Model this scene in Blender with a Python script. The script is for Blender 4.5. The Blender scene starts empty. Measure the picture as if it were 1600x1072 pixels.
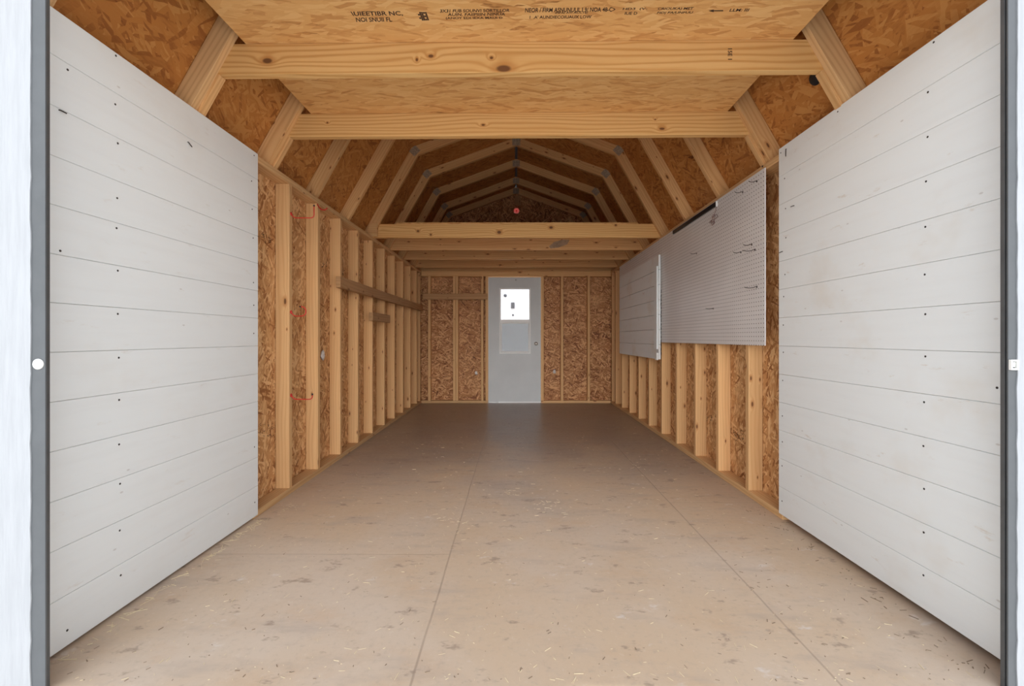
import bpy, math, random
from mathutils import Vector, Matrix
random.seed(7)
S = bpy.context.scene
COL = S.collection
V = Vector
F = 686.0; VX, VY = 805.0, 528.0; H = 0.975      # focal length in pixels, vanishing point, eye height
XL, XR, XC = -1.405, 1.43, 0.0125                # faces of the side studs, centre line
YB = 6.56                                        # face of the back studs

# ------------------------------------------------------------------ helpers
def X(px, y): return (px - VX) * y / F
def Z(py, y): return H + (VY - py) * y / F
def ray(px, py): return V(((px - VX) / F, 1.0, (VY - py) / F))
def hit(px, py, p, n):
    d = ray(px, py); o = V((0, 0, H)); n = V(n)
    return o + d * ((V(p) - o).dot(n) / d.dot(n))

def tag(o, label=None, cat=None, group=None, kind=None):
    if label: o['label'] = label
    if cat: o['category'] = cat
    if group: o['group'] = group
    if kind: o['kind'] = kind
    return o

def empty(name, loc):
    o = bpy.data.objects.new(name, None); COL.objects.link(o)
    o.location = loc; o.empty_display_size = 0.1
    return o

class MB:
    """collects shapes in world coordinates, links them as one mesh object"""
    def __init__(s): s.v = []; s.f = []; s.sm = []
    def add(s, verts, faces, smooth=False):
        b = len(s.v); s.v += [V(p) for p in verts]
        s.f += [[i + b for i in f] for f in faces]; s.sm += [smooth] * len(faces)
        return s
    def box(s, x0, x1, y0, y1, z0, z1):
        return s.add([(x0,y0,z0),(x1,y0,z0),(x1,y1,z0),(x0,y1,z0),(x0,y0,z1),(x1,y0,z1),(x1,y1,z1),(x0,y1,z1)],
                     [(3,2,1,0),(4,5,6,7),(0,1,5,4),(1,2,6,5),(2,3,7,6),(3,0,4,7)])
    def prism(s, poly, y0, y1):
        """polygon in x,z swept along y"""
        n = len(poly)
        a = sum(poly[i][0]*poly[(i+1)%n][1] - poly[(i+1)%n][0]*poly[i][1] for i in range(n))
        if a < 0: poly = poly[::-1]
        vs = [(p[0], y0, p[1]) for p in poly] + [(p[0], y1, p[1]) for p in poly]
        fs = [list(range(n)), list(range(2*n-1, n-1, -1))]
        for i in range(n):
            j = (i+1) % n; fs.append([j, i, n+i, n+j])
        return s.add(vs, fs)
    def prismz(s, poly, z0, z1):
        """polygon in x,y swept along z"""
        n = len(poly)
        a = sum(poly[i][0]*poly[(i+1)%n][1] - poly[(i+1)%n][0]*poly[i][1] for i in range(n))
        if a < 0: poly = poly[::-1]
        vs = [(p[0], p[1], z0) for p in poly] + [(p[0], p[1], z1) for p in poly]
        fs = [list(range(n-1, -1, -1)), list(range(n, 2*n))]
        for i in range(n):
            j = (i+1) % n; fs.append([i, j, n+j, n+i])
        return s.add(vs, fs)
    def tube(s, pts, r, n=8):
        pts = [V(p) for p in pts]; b = len(s.v); m = len(pts); vs = []; fs = []
        t0 = (pts[1]-pts[0]).normalized()
        up = V((0,0,1)) if abs(t0.z) < .9 else V((1,0,0))
        a = t0.cross(up).normalized()
        for i, p in enumerate(pts):
            t = (pts[min(i+1,m-1)] - pts[max(i-1,0)]).normalized()
            a = (a - t*a.dot(t)).normalized(); c = t.cross(a)
            rr = r[i] if isinstance(r, (list, tuple)) else r
            for k in range(n):
                q = 2*math.pi*k/n; vs.append(p + (a*math.cos(q) + c*math.sin(q))*rr)
        for i in range(m-1):
            for k in range(n):
                l = (k+1) % n; fs.append([i*n+k, i*n+l, (i+1)*n+l, (i+1)*n+k])
        fs.append(list(range(n-1,-1,-1))); fs.append([(m-1)*n+k for k in range(n)])
        return s.add(vs, fs, True)
    def lathe(s, c, axis, prof, n=20):
        """prof: (distance along axis, radius)"""
        c = V(c); ax = V(axis).normalized()
        a = ax.cross(V((0,0,1)) if abs(ax.z) < .9 else V((1,0,0))).normalized(); b = ax.cross(a)
        vs = []; fs = []; m = len(prof)
        for (h, r) in prof:
            for k in range(n):
                q = 2*math.pi*k/n; vs.append(c + ax*h + (a*math.cos(q)+b*math.sin(q))*max(r, 1e-4))
        for i in range(m-1):
            for k in range(n):
                l = (k+1) % n; fs.append([i*n+k, i*n+l, (i+1)*n+l, (i+1)*n+k])
        fs.append(list(range(n-1,-1,-1))); fs.append([(m-1)*n+k for k in range(n)])
        return s.add(vs, fs, True)
    def blob(s, c, r, seed=0, n=10, m=7):
        rnd = random.Random(seed); c = V(c); vs = []; fs = []
        for i in range(m+1):
            th = math.pi*i/m
            for k in range(n):
                q = 2*math.pi*k/n; j = .75 + .5*rnd.random()
                vs.append(c + V((r[0]*math.sin(th)*math.cos(q)*j, r[1]*math.sin(th)*math.sin(q)*j, r[2]*math.cos(th)*j)))
        for i in range(m):
            for k in range(n):
                l = (k+1) % n; fs.append([i*n+k, (i+1)*n+k, (i+1)*n+l, i*n+l])
        return s.add(vs, fs, True)
    def build(s, name, mat, parent=None, grain=(0,0,1), bevel=0, origin=None):
        if parent is not None: org = parent.matrix_basis.translation.copy() if parent.parent is None else parent.parent.matrix_basis.translation + parent.location
        elif origin is not None: org = V(origin)
        else:
            lo = [min(p[i] for p in s.v) for i in range(3)]; hi = [max(p[i] for p in s.v) for i in range(3)]
            org = V(((lo[0]+hi[0])/2, (lo[1]+hi[1])/2, lo[2]))
        me = bpy.data.meshes.new(name)
        me.from_pydata([tuple(p-org) for p in s.v], [], s.f); me.update()
        uv = me.uv_layers.new(name='UVMap'); g = V(grain).normalized()
        for p in me.polygons:
            p.use_smooth = s.sm[p.index]; nn = p.normal
            if abs(nn.dot(g)) > .85:
                a = V((1,0,0)) if abs(nn.x) < .7 else V((0,1,0))
                u1 = (a - nn*a.dot(nn)).normalized(); v1 = nn.cross(u1); k = .31
            else:
                u1 = (g - nn*g.dot(nn)).normalized(); v1 = nn.cross(u1); k = 0.0
            off = round(nn.x*2)*.137 + round(nn.y*2)*.291 + round(nn.z*2)*.419 + k
            for li in p.loop_indices:
                w = me.vertices[me.loops[li].vertex_index].co + org
                uv.data[li].uv = (w.dot(u1) + off*1.7, w.dot(v1) + off)
        o = bpy.data.objects.new(name, me); COL.objects.link(o)
        if parent is not None: o.parent = parent
        else: o.location = org
        me.materials.append(mat)
        if bevel:
            m = o.modifiers.new('edge', 'BEVEL'); m.width = bevel; m.segments = 2; m.limit_method = 'ANGLE'
        return o

# ------------------------------------------------------------------ materials
class NT:
    def __init__(s, name, rough=.6, spec=.3):
        s.m = bpy.data.materials.new(name); s.m.use_nodes = True
        s.t = s.m.node_tree; s.n = s.t.nodes; s.l = s.t.links
        s.bsdf = s.n['Principled BSDF']
        s.bsdf.inputs['Roughness'].default_value = rough
        s.bsdf.inputs['Specular IOR Level'].default_value = spec
    def new(s, t, **kw):
        n = s.n.new(t)
        for k, v in kw.items(): setattr(n, k, v)
        return n
    def put(s, inp, v):
        if v is None: return
        if hasattr(v, 'is_output'): s.l.new(v, inp)
        else: inp.default_value = v
    def math(s, op, a, b=None, c=None, clamp=False):
        n = s.new('ShaderNodeMath', operation=op, use_clamp=clamp)
        s.put(n.inputs[0], a)
        if b is not None: s.put(n.inputs[1], b)
        if c is not None: s.put(n.inputs[2], c)
        return n.outputs[0]
    def mix(s, f, a, b, mode='MIX'):
        n = s.new('ShaderNodeMix', data_type='RGBA', blend_type=mode)
        s.put(n.inputs[0], f); s.put(n.inputs[6], a); s.put(n.inputs[7], b)
        return n.outputs[2]
    def step(s, v, a, b, lo=0., hi=1.):
        n = s.new('ShaderNodeMapRange', interpolation_type='SMOOTHSTEP')
        s.put(n.inputs[0], v); s.put(n.inputs[1], a); s.put(n.inputs[2], b); s.put(n.inputs[3], lo); s.put(n.inputs[4], hi)
        return n.outputs[0]
    def uv(s): return s.new('ShaderNodeTexCoord').outputs['UV']
    def obj(s): return s.new('ShaderNodeTexCoord').outputs['Object']
    def rnd(s): return s.new('ShaderNodeObjectInfo').outputs['Random']
    def vec(s, op, a, b=None):
        n = s.new('ShaderNodeVectorMath', operation=op); s.put(n.inputs[0], a)
        if b is not None: s.put(n.inputs[1], b)
        return n.outputs['Value'] if op in ('LENGTH','DISTANCE','DOT_PRODUCT') else n.outputs[0]
    def map(s, v, scale=(1,1,1), rot=0, loc=(0,0,0)):
        n = s.new('ShaderNodeMapping'); s.put(n.inputs[0], v)
        n.inputs['Scale'].default_value = scale; n.inputs['Rotation'].default_value = (0,0,rot); n.inputs['Location'].default_value = loc
        return n.outputs[0]
    def noise(s, v, scale=1, detail=3, rough=.5, dims='3D'):
        n = s.new('ShaderNodeTexNoise', noise_dimensions=dims); s.put(n.inputs['Vector'], v)
        n.inputs['Scale'].default_value = scale; n.inputs['Detail'].default_value = detail; n.inputs['Roughness'].default_value = rough
        return n.outputs['Fac']
    def voro(s, v, scale=1, rand=1.0):
        n = s.new('ShaderNodeTexVoronoi', voronoi_dimensions='2D'); s.put(n.inputs['Vector'], v)
        n.inputs['Scale'].default_value = scale; n.inputs['Randomness'].default_value = rand
        return n.outputs['Distance'], n.outputs['Color']
    def sep(s, v):
        n = s.new('ShaderNodeSeparateXYZ'); s.put(n.inputs[0], v); return n.outputs
    def comb(s, x, y, z=0.):
        n = s.new('ShaderNodeCombineXYZ'); s.put(n.inputs[0], x); s.put(n.inputs[1], y); s.put(n.inputs[2], z); return n.outputs[0]
    def bump(s, h, strength=.3, dist=.002):
        n = s.new('ShaderNodeBump'); n.inputs['Strength'].default_value = strength; n.inputs['Distance'].default_value = dist
        s.put(n.inputs['Height'], h); s.l.new(n.outputs[0], s.bsdf.inputs['Normal'])
    def base(s, c): s.put(s.bsdf.inputs['Base Color'], c)
    def rough(s, v): s.put(s.bsdf.inputs['Roughness'], v)

def C(r, g, b): return (r, g, b, 1.0)

def lumber(name, light, dark, red, knots=(), knot_rate=.62, freq=260.):
    """pine: growth rings along the grain, wrapped round knots; u runs along the grain, metres"""
    t = NT(name, .62, .25)
    r = t.rnd(); uv = t.uv()
    if knots: p = uv
    else: p = t.vec('ADD', uv, t.comb(t.math('MULTIPLY', r, 91.), t.math('MULTIPLY', r, 37.)))
    x, y, _ = t.sep(p)
    warp = t.noise(t.comb(t.math('MULTIPLY', x, .7), t.math('MULTIPLY', y, 7.)), 1, 2, .5)
    d, col = t.voro(t.comb(t.math('MULTIPLY', x, 5.), t.math('MULTIPLY', y, 13.)), 1)
    pick, size, _z = t.sep(col)
    d = t.math('MULTIPLY', d, t.math('MULTIPLY_ADD', size, 1.6, .75))
    keep = t.math('GREATER_THAN', pick, knot_rate)
    if knots: keep = 0.0
    dk = t.math('ADD', d, t.math('SUBTRACT', 1.0, keep) if not knots else 9.0)
    for (kx, ky, ra, rb) in knots:       # placed knots: centre and half axes
        q = t.vec('LENGTH', t.comb(t.math('DIVIDE', t.math('SUBTRACT', x, kx), ra*12), t.math('DIVIDE', t.math('SUBTRACT', y, ky), rb*12)))
        dk = t.math('MINIMUM', dk, q)
    halo = t.math('POWER', 2.718, t.math('MULTIPLY', t.math('MULTIPLY', dk, dk), -28.))
    ph = t.math('ADD', t.math('MULTIPLY', y, freq), t.math('MULTIPLY', warp, 34.))
    ph = t.math('ADD', ph, t.math('MULTIPLY', halo, 9.))
    ring = t.math('MULTIPLY_ADD', t.math('SINE', ph), .5, .5)
    ring = t.math('POWER', ring, 2.4)
    fib = t.noise(t.comb(t.math('MULTIPLY', x, 9.), t.math('MULTIPLY', y, 420.)), 1, 2, .6)
    broad = t.noise(t.comb(t.math('MULTIPLY', x, .9), t.math('MULTIPLY', y, 14.)), 1, 2, .5)
    c = t.mix(t.math('MULTIPLY', ring, .72 if knots else .5), C(*light), C(*dark))
    c = t.mix(t.math('MULTIPLY', t.step(broad, .45, .75), .45), c, C(*red))
    c = t.mix(t.math('MULTIPLY', t.step(fib, .45, .8), .18), c, C(*dark))
    c = t.mix(t.math('MULTIPLY', t.step(dk, .20, .085), .65), c, C(red[0]*.75, red[1]*.62, red[2]*.5))
    c = t.mix(t.math('MULTIPLY', t.step(dk, .095, .05), .9), c, C(.13, .05, .02))
    hsv = t.new('ShaderNodeHueSaturation'); t.put(hsv.inputs['Color'], c)
    t.put(hsv.inputs['Value'], t.math('MULTIPLY_ADD', r, .20, .90))
    t.base(hsv.outputs[0]); t.bump(t.math('ADD', fib, t.math('MULTIPLY', ring, .5)), .25, .0006)
    return t.m

def osb(name, light, mid, dark, scale=1.0, contrast=1.0, turn=1.0):
    """pressed strand board: four layers of long flakes, the one on top at each point wins"""
    t = NT(name, .58, .3)
    uv = t.uv(); r = t.rnd()
    p = t.vec('ADD', uv, t.comb(t.math('MULTIPLY', r, 23.), t.math('MULTIPLY', r, 51.)))
    nz = t.new('ShaderNodeTexNoise', noise_dimensions='2D'); t.put(nz.inputs['Vector'], p); nz.inputs['Scale'].default_value = 9*scale; nz.inputs['Detail'].default_value = 2
    p = t.vec('ADD', p, t.vec('MULTIPLY', t.vec('SUBTRACT', nz.outputs['Color'], (.5,.5,.5)), (.016/scale,.016/scale,0)))
    best = None; tone = None
    for k, (ang, sx, sy) in enumerate(((.12, 11, 62), (-.5, 13, 75), (.85, 14, 70), (-1.25, 15, 80), (.45, 22, 120))):
        _, c = t.voro(t.map(t.map(p, (1,1,1), ang*turn), (sx*scale, sy*scale, 1), 0, (3.1*k, 7.7*k, 0)), 1)
        a, b, _c = t.sep(c)
        if best is None: best, tone = b, a
        else:
            up = t.math('GREATER_THAN', b, best)
            mx = t.new('ShaderNodeMix', data_type='FLOAT'); t.put(mx.inputs[0], up); t.put(mx.inputs[2], tone); t.put(mx.inputs[3], a)
            tone = mx.outputs[0]; best = t.math('MAXIMUM', best, b)
    fine = t.noise(t.map(p, (30*scale, 130*scale, 1), .3), 1, 2, .6)
    big = t.noise(p, 2.2, 3, .5)
    tone = t.math('ADD', tone, t.math('MULTIPLY', t.math('SUBTRACT', fine, .5), .5))
    tone = t.math('ADD', tone, t.math('MULTIPLY', t.math('SUBTRACT', big, .5), .6))
    c = t.mix(t.step(tone, .1, .6), C(*mid), C(*mid))
    c = t.mix(t.math('MULTIPLY', t.step(tone, .5, .95), contrast), C(*mid), C(*light))
    c = t.mix(t.math('MULTIPLY', t.step(tone, .34, .02), .75*contrast), c, C(*dark))
    c = t.mix(t.math('MULTIPLY', t.step(tone, -.02, -.16), contrast), c, C(dark[0]*.45, dark[1]*.4, dark[2]*.4))
    t.base(c); t.bump(tone, .35, .0015)
    return t.m

def plain(name, col, rough=.5, spec=.3, metal=0., noise=0., nscale=8.):
    t = NT(name, rough, spec); t.bsdf.inputs['Metallic'].default_value = metal
    if noise:
        n = t.noise(t.obj(), nscale, 4, .6)
        t.base(t.mix(t.step(n, .3, .7), C(*[c*(1-noise) for c in col]), C(*[min(1, c*(1+noise)) for c in col])))
    else: t.base(C(*col))
    return t.m

PINE_L, PINE_D, PINE_R = (.70,.415,.18), (.52,.25,.08), (.61,.305,.115)
M = {}
M['pine'] = lumber('pine', PINE_L, PINE_D, PINE_R)
M['stud'] = lumber('stud_pine', (.71,.425,.195), (.56,.295,.11), (.62,.325,.13), knot_rate=.6, freq=300)
M['plate'] = lumber('plate_pine', (.64,.40,.19), (.45,.24,.09), (.54,.29,.12), knot_rate=.75)
M['old'] = lumber('weathered_board', (.49,.275,.125), (.33,.17,.065), (.41,.215,.09), knot_rate=.7)
M['osb'] = osb('wall_strand_board', (.77,.49,.24), (.56,.29,.115), (.26,.09,.025), .9, 1.1)
M['osb_back'] = osb('back_strand_board', (.68,.37,.165), (.42,.185,.065), (.17,.05,.015), .9, 1.15)
M['osb_roof'] = osb('roof_strand_board', (.58,.27,.075), (.47,.185,.042), (.22,.06,.013), .72, .8)
M['osb_deck'] = osb('loft_strand_board', (.75,.45,.18), (.67,.36,.125), (.45,.185,.05), .7, .75, turn=.3)
M['ink'] = plain('printed_ink', (.05,.025,.015), .7)
M['metal'] = plain('galvanised_plate', (.36,.275,.185), .6, .15, 0, .25, 60)
M['screw'] = plain('dark_screw', (.05,.045,.04), .45, .5, .5)
M['black'] = plain('black_plastic', (.012,.012,.014), .4, .4)
M['red'] = plain('red_vinyl', (.55,.035,.025), .4, .4)
M['wire'] = plain('dark_wire', (.07,.06,.055), .4, .5, .7)
M['copperwire'] = plain('reddish_wire', (.16,.05,.045), .5)
M['greysteel'] = plain('grey_painted_steel', (.088,.092,.094), .5, .3, 0, .06, 12)
M['greydark'] = plain('dark_grey_steel', (.085,.086,.085), .5, .4, 0, .1, 20)
M['plug'] = plain('white_plastic', (.78,.77,.72), .45)
M['foam'] = plain('white_foam', (.72,.69,.66), .8, .2, 0, .2, 90)
M['door'] = plain('door_paint', (.56,.575,.565), .45, .35, 0, .035, 3)
M['frame'] = plain('window_frame_white', (.82,.82,.79), .4)
def mk_trans(name, col):
    m = bpy.data.materials.new(name); m.use_nodes = True; nt = m.node_tree; nt.nodes.clear()
    out = nt.nodes.new('ShaderNodeOutputMaterial'); a = nt.nodes.new('ShaderNodeBsdfTranslucent'); b = nt.nodes.new('ShaderNodeBsdfDiffuse'); mx = nt.nodes.new('ShaderNodeMixShader')
    a.inputs[0].default_value = C(*col); b.inputs[0].default_value = C(*col); mx.inputs[0].default_value = .3
    nt.links.new(a.outputs[0], mx.inputs[1]); nt.links.new(b.outputs[0], mx.inputs[2]); nt.links.new(mx.outputs[0], out.inputs[0]); return m
M['pink'] = mk_trans('pink_plastic', (.95,.42,.38)); M['pinkdark'] = mk_trans('dark_pink_plastic', (.9,.35,.32))
M['chrome'] = plain('satin_nickel', (.62,.60,.55), .35, .5, .4)
M['smudge'] = plain('grey_smudge', (.40,.29,.19), .8, .2, 0, .15, 30)
M['fixture'] = plain('grey_fixture', (.10,.10,.105), .6)
M['straw'] = plain('straw', (.72,.60,.38), .7)
M['chip'] = plain('dark_chips', (.24,.17,.11), .8)

def mk_white(name, dirt):
    t = NT(name, .5, .3); uv = t.uv()
    a = t.noise(t.map(uv, (2.2, 26, 1)), 1, 3, .6)
    b = t.noise(uv, 2.4, 4, .6)
    c = t.mix(t.math('MULTIPLY', t.step(a, .4, .8), .35), C(.775,.80,.785), C(.72,.73,.71))
    c = t.mix(t.math('MULTIPLY', t.step(b, .52, .78), .45*dirt), c, C(.66,.59,.49))
    s = t.noise(t.map(uv, (5, 16, 1)), 1, 5, .7)
    c = t.mix(t.math('MULTIPLY', t.step(s, .62, .72), .55*dirt), c, C(.56,.47,.36))
    d, col = t.voro(t.map(uv, (3.4, 7, 1)), 1)
    sp = t.math('MULTIPLY', t.step(d, .03, .012), t.math('GREATER_THAN', t.sep(col)[0], .74))
    c = t.mix(t.math('MULTIPLY', sp, .4), c, C(.36,.31,.26))
    t.base(c); t.bump(a, .25, .0015)
    return t.m
M['white'] = mk_white('white_painted_planks', .45)
M['whitedirty'] = mk_white('scuffed_white_planks', 1.0)
M['whitegrey'] = mk_white('worn_white_boards', 1.5)

def mk_trim():
    t = NT('white_siding', .55, .3); uv = t.uv()
    a = t.noise(t.map(uv, (5, 60, 1)), 1, 4, .65)
    t.base(t.mix(t.step(a, .3, .7), C(.315,.32,.325), C(.35,.355,.36))); t.bump(a, .45, .004)
    return t.m
M['siding'] = mk_trim()

def mk_floor():
    t = NT('dusty_plywood_floor', .5, .35); p = t.obj()
    x, y, _ = t.sep(p)
    big = t.noise(p, 1.1, 4, .6); mid = t.noise(t.map(p, (3.2, 5.0, 1)), 1, 5, .65); fine = t.noise(p, 38, 4, .7)
    g = t.noise(t.map(p, (2.4, 8, 1), .25), 1, 4, .65)
    c = t.mix(t.step(big, .35, .68), C(.57,.415,.275), C(.59,.465,.35))
    c = t.mix(t.math('MULTIPLY', t.step(mid, .5, .72), .45), c, C(.53,.35,.21))
    c = t.mix(t.math('MULTIPLY', t.step(g, .5, .75), .55), c, C(.40,.315,.25))
    c = t.mix(t.math('MULTIPLY', t.step(fine, .5, .75), .38), c, C(.40,.31,.235))
    c = t.mix(t.math('MULTIPLY', t.step(fine, .42, .25), .3), c, C(.70,.60,.48))
    m2 = t.noise(t.map(p, (7, 13, 1), .4), 1, 4, .7)
    c = t.mix(t.math('MULTIPLY', t.step(m2, .585, .69), .7), c, C(.30,.215,.155))
    m3 = t.noise(t.map(p, (6, 9, 1), -.5, (3, 8, 0)), 1, 4, .7)
    c = t.mix(t.math('MULTIPLY', t.step(m3, .62, .74), .55), c, C(.72,.66,.60))
    far_shade = t.step(t.math('ADD', y, t.math('MULTIPLY', t.math('SUBTRACT', big, .5), 3.2)), .9, 3.4)   # far end darkened in the colour, standing in for daylight falloff
    c = t.mix(t.math('MULTIPLY', far_shade, .9), c, t.mix(1.0, c, C(.44,.42,.43), 'MULTIPLY'))
    def line(v, at, w=.0035):
        return t.step(t.math('ABSOLUTE', t.math('SUBTRACT', v, at)), w*1.6, w*.2)
    wob = t.math('MULTIPLY', t.math('SUBTRACT', t.noise(p, 3, 2), .5), .008)
    xx = t.math('ADD', x, wob); yy = t.math('ADD', y, wob)
    seams = t.math('MAXIMUM', line(xx, X(650,1.22*1.0)*0+ -.293), line(xx, .915))
    left = t.math('LESS_THAN', x, -.293); midb = t.math('MULTIPLY', t.math('GREATER_THAN', x, -.293), t.math('LESS_THAN', x, .915)); rt = t.math('GREATER_THAN', x, .915)
    for (yc, msk) in ((1.98, left), (4.42, left), (3.2, midb), (5.6, midb), (2.6, rt), (5.0, rt)):
        seams = t.math('MAXIMUM', seams, t.math('MULTIPLY', line(yy, yc - 1.2, .003), t.math('MULTIPLY', msk, .6)))
    c = t.mix(t.math('MULTIPLY', seams, t.math('MULTIPLY_ADD', mid, .6, .2)), c, C(.27,.195,.14))
    t.base(c)
    t.rough(t.math('MULTIPLY_ADD', fine, .18, t.math('MULTIPLY_ADD', far_shade, -.2, .44)))
    t.bump(t.math('SUBTRACT', t.math('MULTIPLY', fine, .5), seams), .4, .002)
    return t.m
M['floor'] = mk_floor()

def mk_peg():
    t = NT('white_pegboard', .34, .5); uv = t.uv()
    f = t.vec('FRACTION', t.vec('SCALE', uv)) if False else None
    n = t.new('ShaderNodeVectorMath', operation='SCALE'); t.put(n.inputs[0], uv); n.inputs['Scale'].default_value = 1/.0254
    fr = t.new('ShaderNodeVectorMath', operation='FRACTION'); t.put(fr.inputs[0], n.outputs[0])
    d = t.vec('LENGTH', t.vec('MULTIPLY', t.vec('SUBTRACT', fr.outputs[0], (.5,.5,0)), (1,1,0)))
    h = t.step(d, .155, .105)
    b = t.noise(uv, 3, 3)
    c = t.mix(t.step(b, .35, .7), C(.68,.655,.63), C(.73,.71,.685))
    t.base(t.mix(h, c, C(.085,.06,.05)))
    t.rough(t.math('MULTIPLY_ADD', h, .5, .34)); t.bump(t.math('SUBTRACT', 1., h), .5, .002)
    return t.m
M['peg'] = mk_peg()

def mk_glass(name, clear, tint, rough=.05):
    m = bpy.data.materials.new(name); m.use_nodes = True; nt = m.node_tree; nt.nodes.clear()
    out = nt.nodes.new('ShaderNodeOutputMaterial'); tr = nt.nodes.new('ShaderNodeBsdfTransparent')
    pb = nt.nodes.new('ShaderNodeBsdfPrincipled'); pb.inputs['Base Color'].default_value = C(*tint); pb.inputs['Roughness'].default_value = rough
    mx = nt.nodes.new('ShaderNodeMixShader'); mx.inputs[0].default_value = 1-clear
    nt.links.new(tr.outputs[0], mx.inputs[1]); nt.links.new(pb.outputs[0], mx.inputs[2]); nt.links.new(mx.outputs[0], out.inputs[0])
    return m
M['glass'] = mk_glass('clear_pane', .95, (.5,.5,.5))
M['hazy'] = mk_glass('hazy_screened_pane', .28, (.42,.46,.48), .4)

def mk_ground():
    t = NT('pale_gravel', .9, .1); p = t.obj()
    n = t.noise(p, 30, 4, .7); b = t.noise(p, .8, 3)
    t.base(t.mix(t.step(n, .3, .7), C(.42,.41,.40), C(.58,.575,.565))); t.bump(n, .5, .01)
    return t.m
M['ground'] = mk_ground()
M['nwall'] = plain('white_render', (.84,.85,.86), .7, .2, 0, .02, 4)
M['roofing'] = plain('grey_roofing', (.16,.16,.17), .6)

# ------------------------------------------------------------------ setting
g = MB().box(-30, 30, -30, 40, -.35, -.12).build('ground', M['ground'], origin=(0,0,-.35)); tag(g, kind='structure')
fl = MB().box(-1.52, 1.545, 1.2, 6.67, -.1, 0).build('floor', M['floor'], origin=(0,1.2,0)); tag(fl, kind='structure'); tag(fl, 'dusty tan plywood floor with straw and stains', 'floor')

W0, W1 = XL - .089, XR + .089          # inner faces of the side sheathing
wl = MB().box(W0-.02, W0, 1.21, 6.68, -.1, 1.972).build('wall_left', M['osb'], grain=(0,0,1)); tag(wl, 'strand board sheathing behind the left wall studs', 'wall', kind='structure')
wr = MB().box(W1, W1+.02, 1.21, 6.68, -.1, 1.972).build('wall_right', M['osb'], grain=(0,0,1)); tag(wr, 'strand board sheathing behind the right wall studs', 'wall', kind='structure')

# gambrel line: foot, kink, ridge
HF, ZF, HK, ZK, ZP = 1.4795, 1.992, 1.007, 2.827, 3.195
def offset_line(d):
    """right half of the gambrel line moved outward by d: (half width, z) at foot, kink, ridge"""
    a = V((HK-HF, ZK-ZF)).normalized(); b = V((0-HK, ZP-ZK)).normalized()
    na = V((a.y, -a.x)); nb = V((b.y, -b.x))
    k = V((HK, ZK)); bis = (na+nb).normalized(); kk = k + bis*(d/bis.dot(na))
    f = V((HF, ZF)) + na*d
    p = kk + b*(kk.x / -b.x)
    return f, kk, p, a
IN, OUT = offset_line(-.0445), offset_line(.0445)
def at_z(line, z):
    f, kk, p, a = line
    return f.x + a.x*(z-f.y)/a.y
def mir(pts, s): return [(XC + s*p[0], p[1]) for p in pts]

door_x0, door_x1, door_top = X(763,6.575), X(845,6.575), Z(433,6.575)
SH = offset_line(.0465); SH2 = offset_line(.0585)
gz = lambda x0, x1: None
# back wall: sheathing around the door and up into the gable
b = MB(); yb0, yb1 = 6.65, 6.664
b.box(W0, door_x0-.004, yb0, yb1, -.1, 1.97); b.box(door_x1+.004, W1, yb0, yb1, -.1, 1.97); b.box(door_x0-.004, door_x1+.004, yb0, yb1, door_top, 1.97)
wb = b.build('wall_back', M['osb_back'], grain=(1,0,0)); tag(wb, 'strand board back wall around the white door', 'wall', kind='structure')
gp = mir([(at_z(SH,1.97),1.97), (SH[1].x,SH[1].y), (0,SH[2].y)], 1) + mir([(SH[1].x,SH[1].y), (at_z(SH,1.97),1.97)], -1)
hx0, hx1, hz0, hz1 = X(807,6.6)-.032, X(807,6.6)+.032, Z(328,6.6)-.032, Z(328,6.6)+.032
def roof_z(x): return SH[2].y - abs(x-XC)*(SH[2].y-SH[1].y)/SH[1].x
pl_ = [(XC-at_z(SH,1.97),1.97), (hx0,1.97), (hx0,roof_z(hx0)), (XC-SH[1].x,SH[1].y)]
pr_ = [(XC+at_z(SH,1.97),1.97), (hx1,1.97), (hx1,roof_z(hx1)), (XC+SH[1].x,SH[1].y)]
b = MB(); b.prism(pl_, yb0, yb1); b.prism(pr_, yb0, yb1); b.box(hx0, hx1, yb0, yb1, 1.97, hz0)
b.prism([(hx0,hz1), (hx1,hz1), (hx1,roof_z(hx1)), (XC,SH[2].y), (hx0,roof_z(hx0))], yb0, yb1)
wg = b.build('wall_back', M['osb_back'], grain=(0,0,1)); tag(wg, 'dark board gable above the back loft', 'wall', kind='structure')
# front wall round the big opening
OT = 2.09
b = MB(); b.box(-1.75, -1.385, 1.23, 1.286, -.1, OT); b.box(1.44, 1.775, 1.23, 1.286, -.1, OT)
gp = mir([(at_z(SH,OT),OT), (SH[1].x,SH[1].y), (0,SH[2].y)], 1) + mir([(SH[1].x,SH[1].y), (at_z(SH,OT),OT)], -1)
b.prism(gp, 1.23, 1.286)
wf = b.build('wall_front', M['siding'], grain=(0,0,1)); tag(wf, kind='structure')
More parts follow.
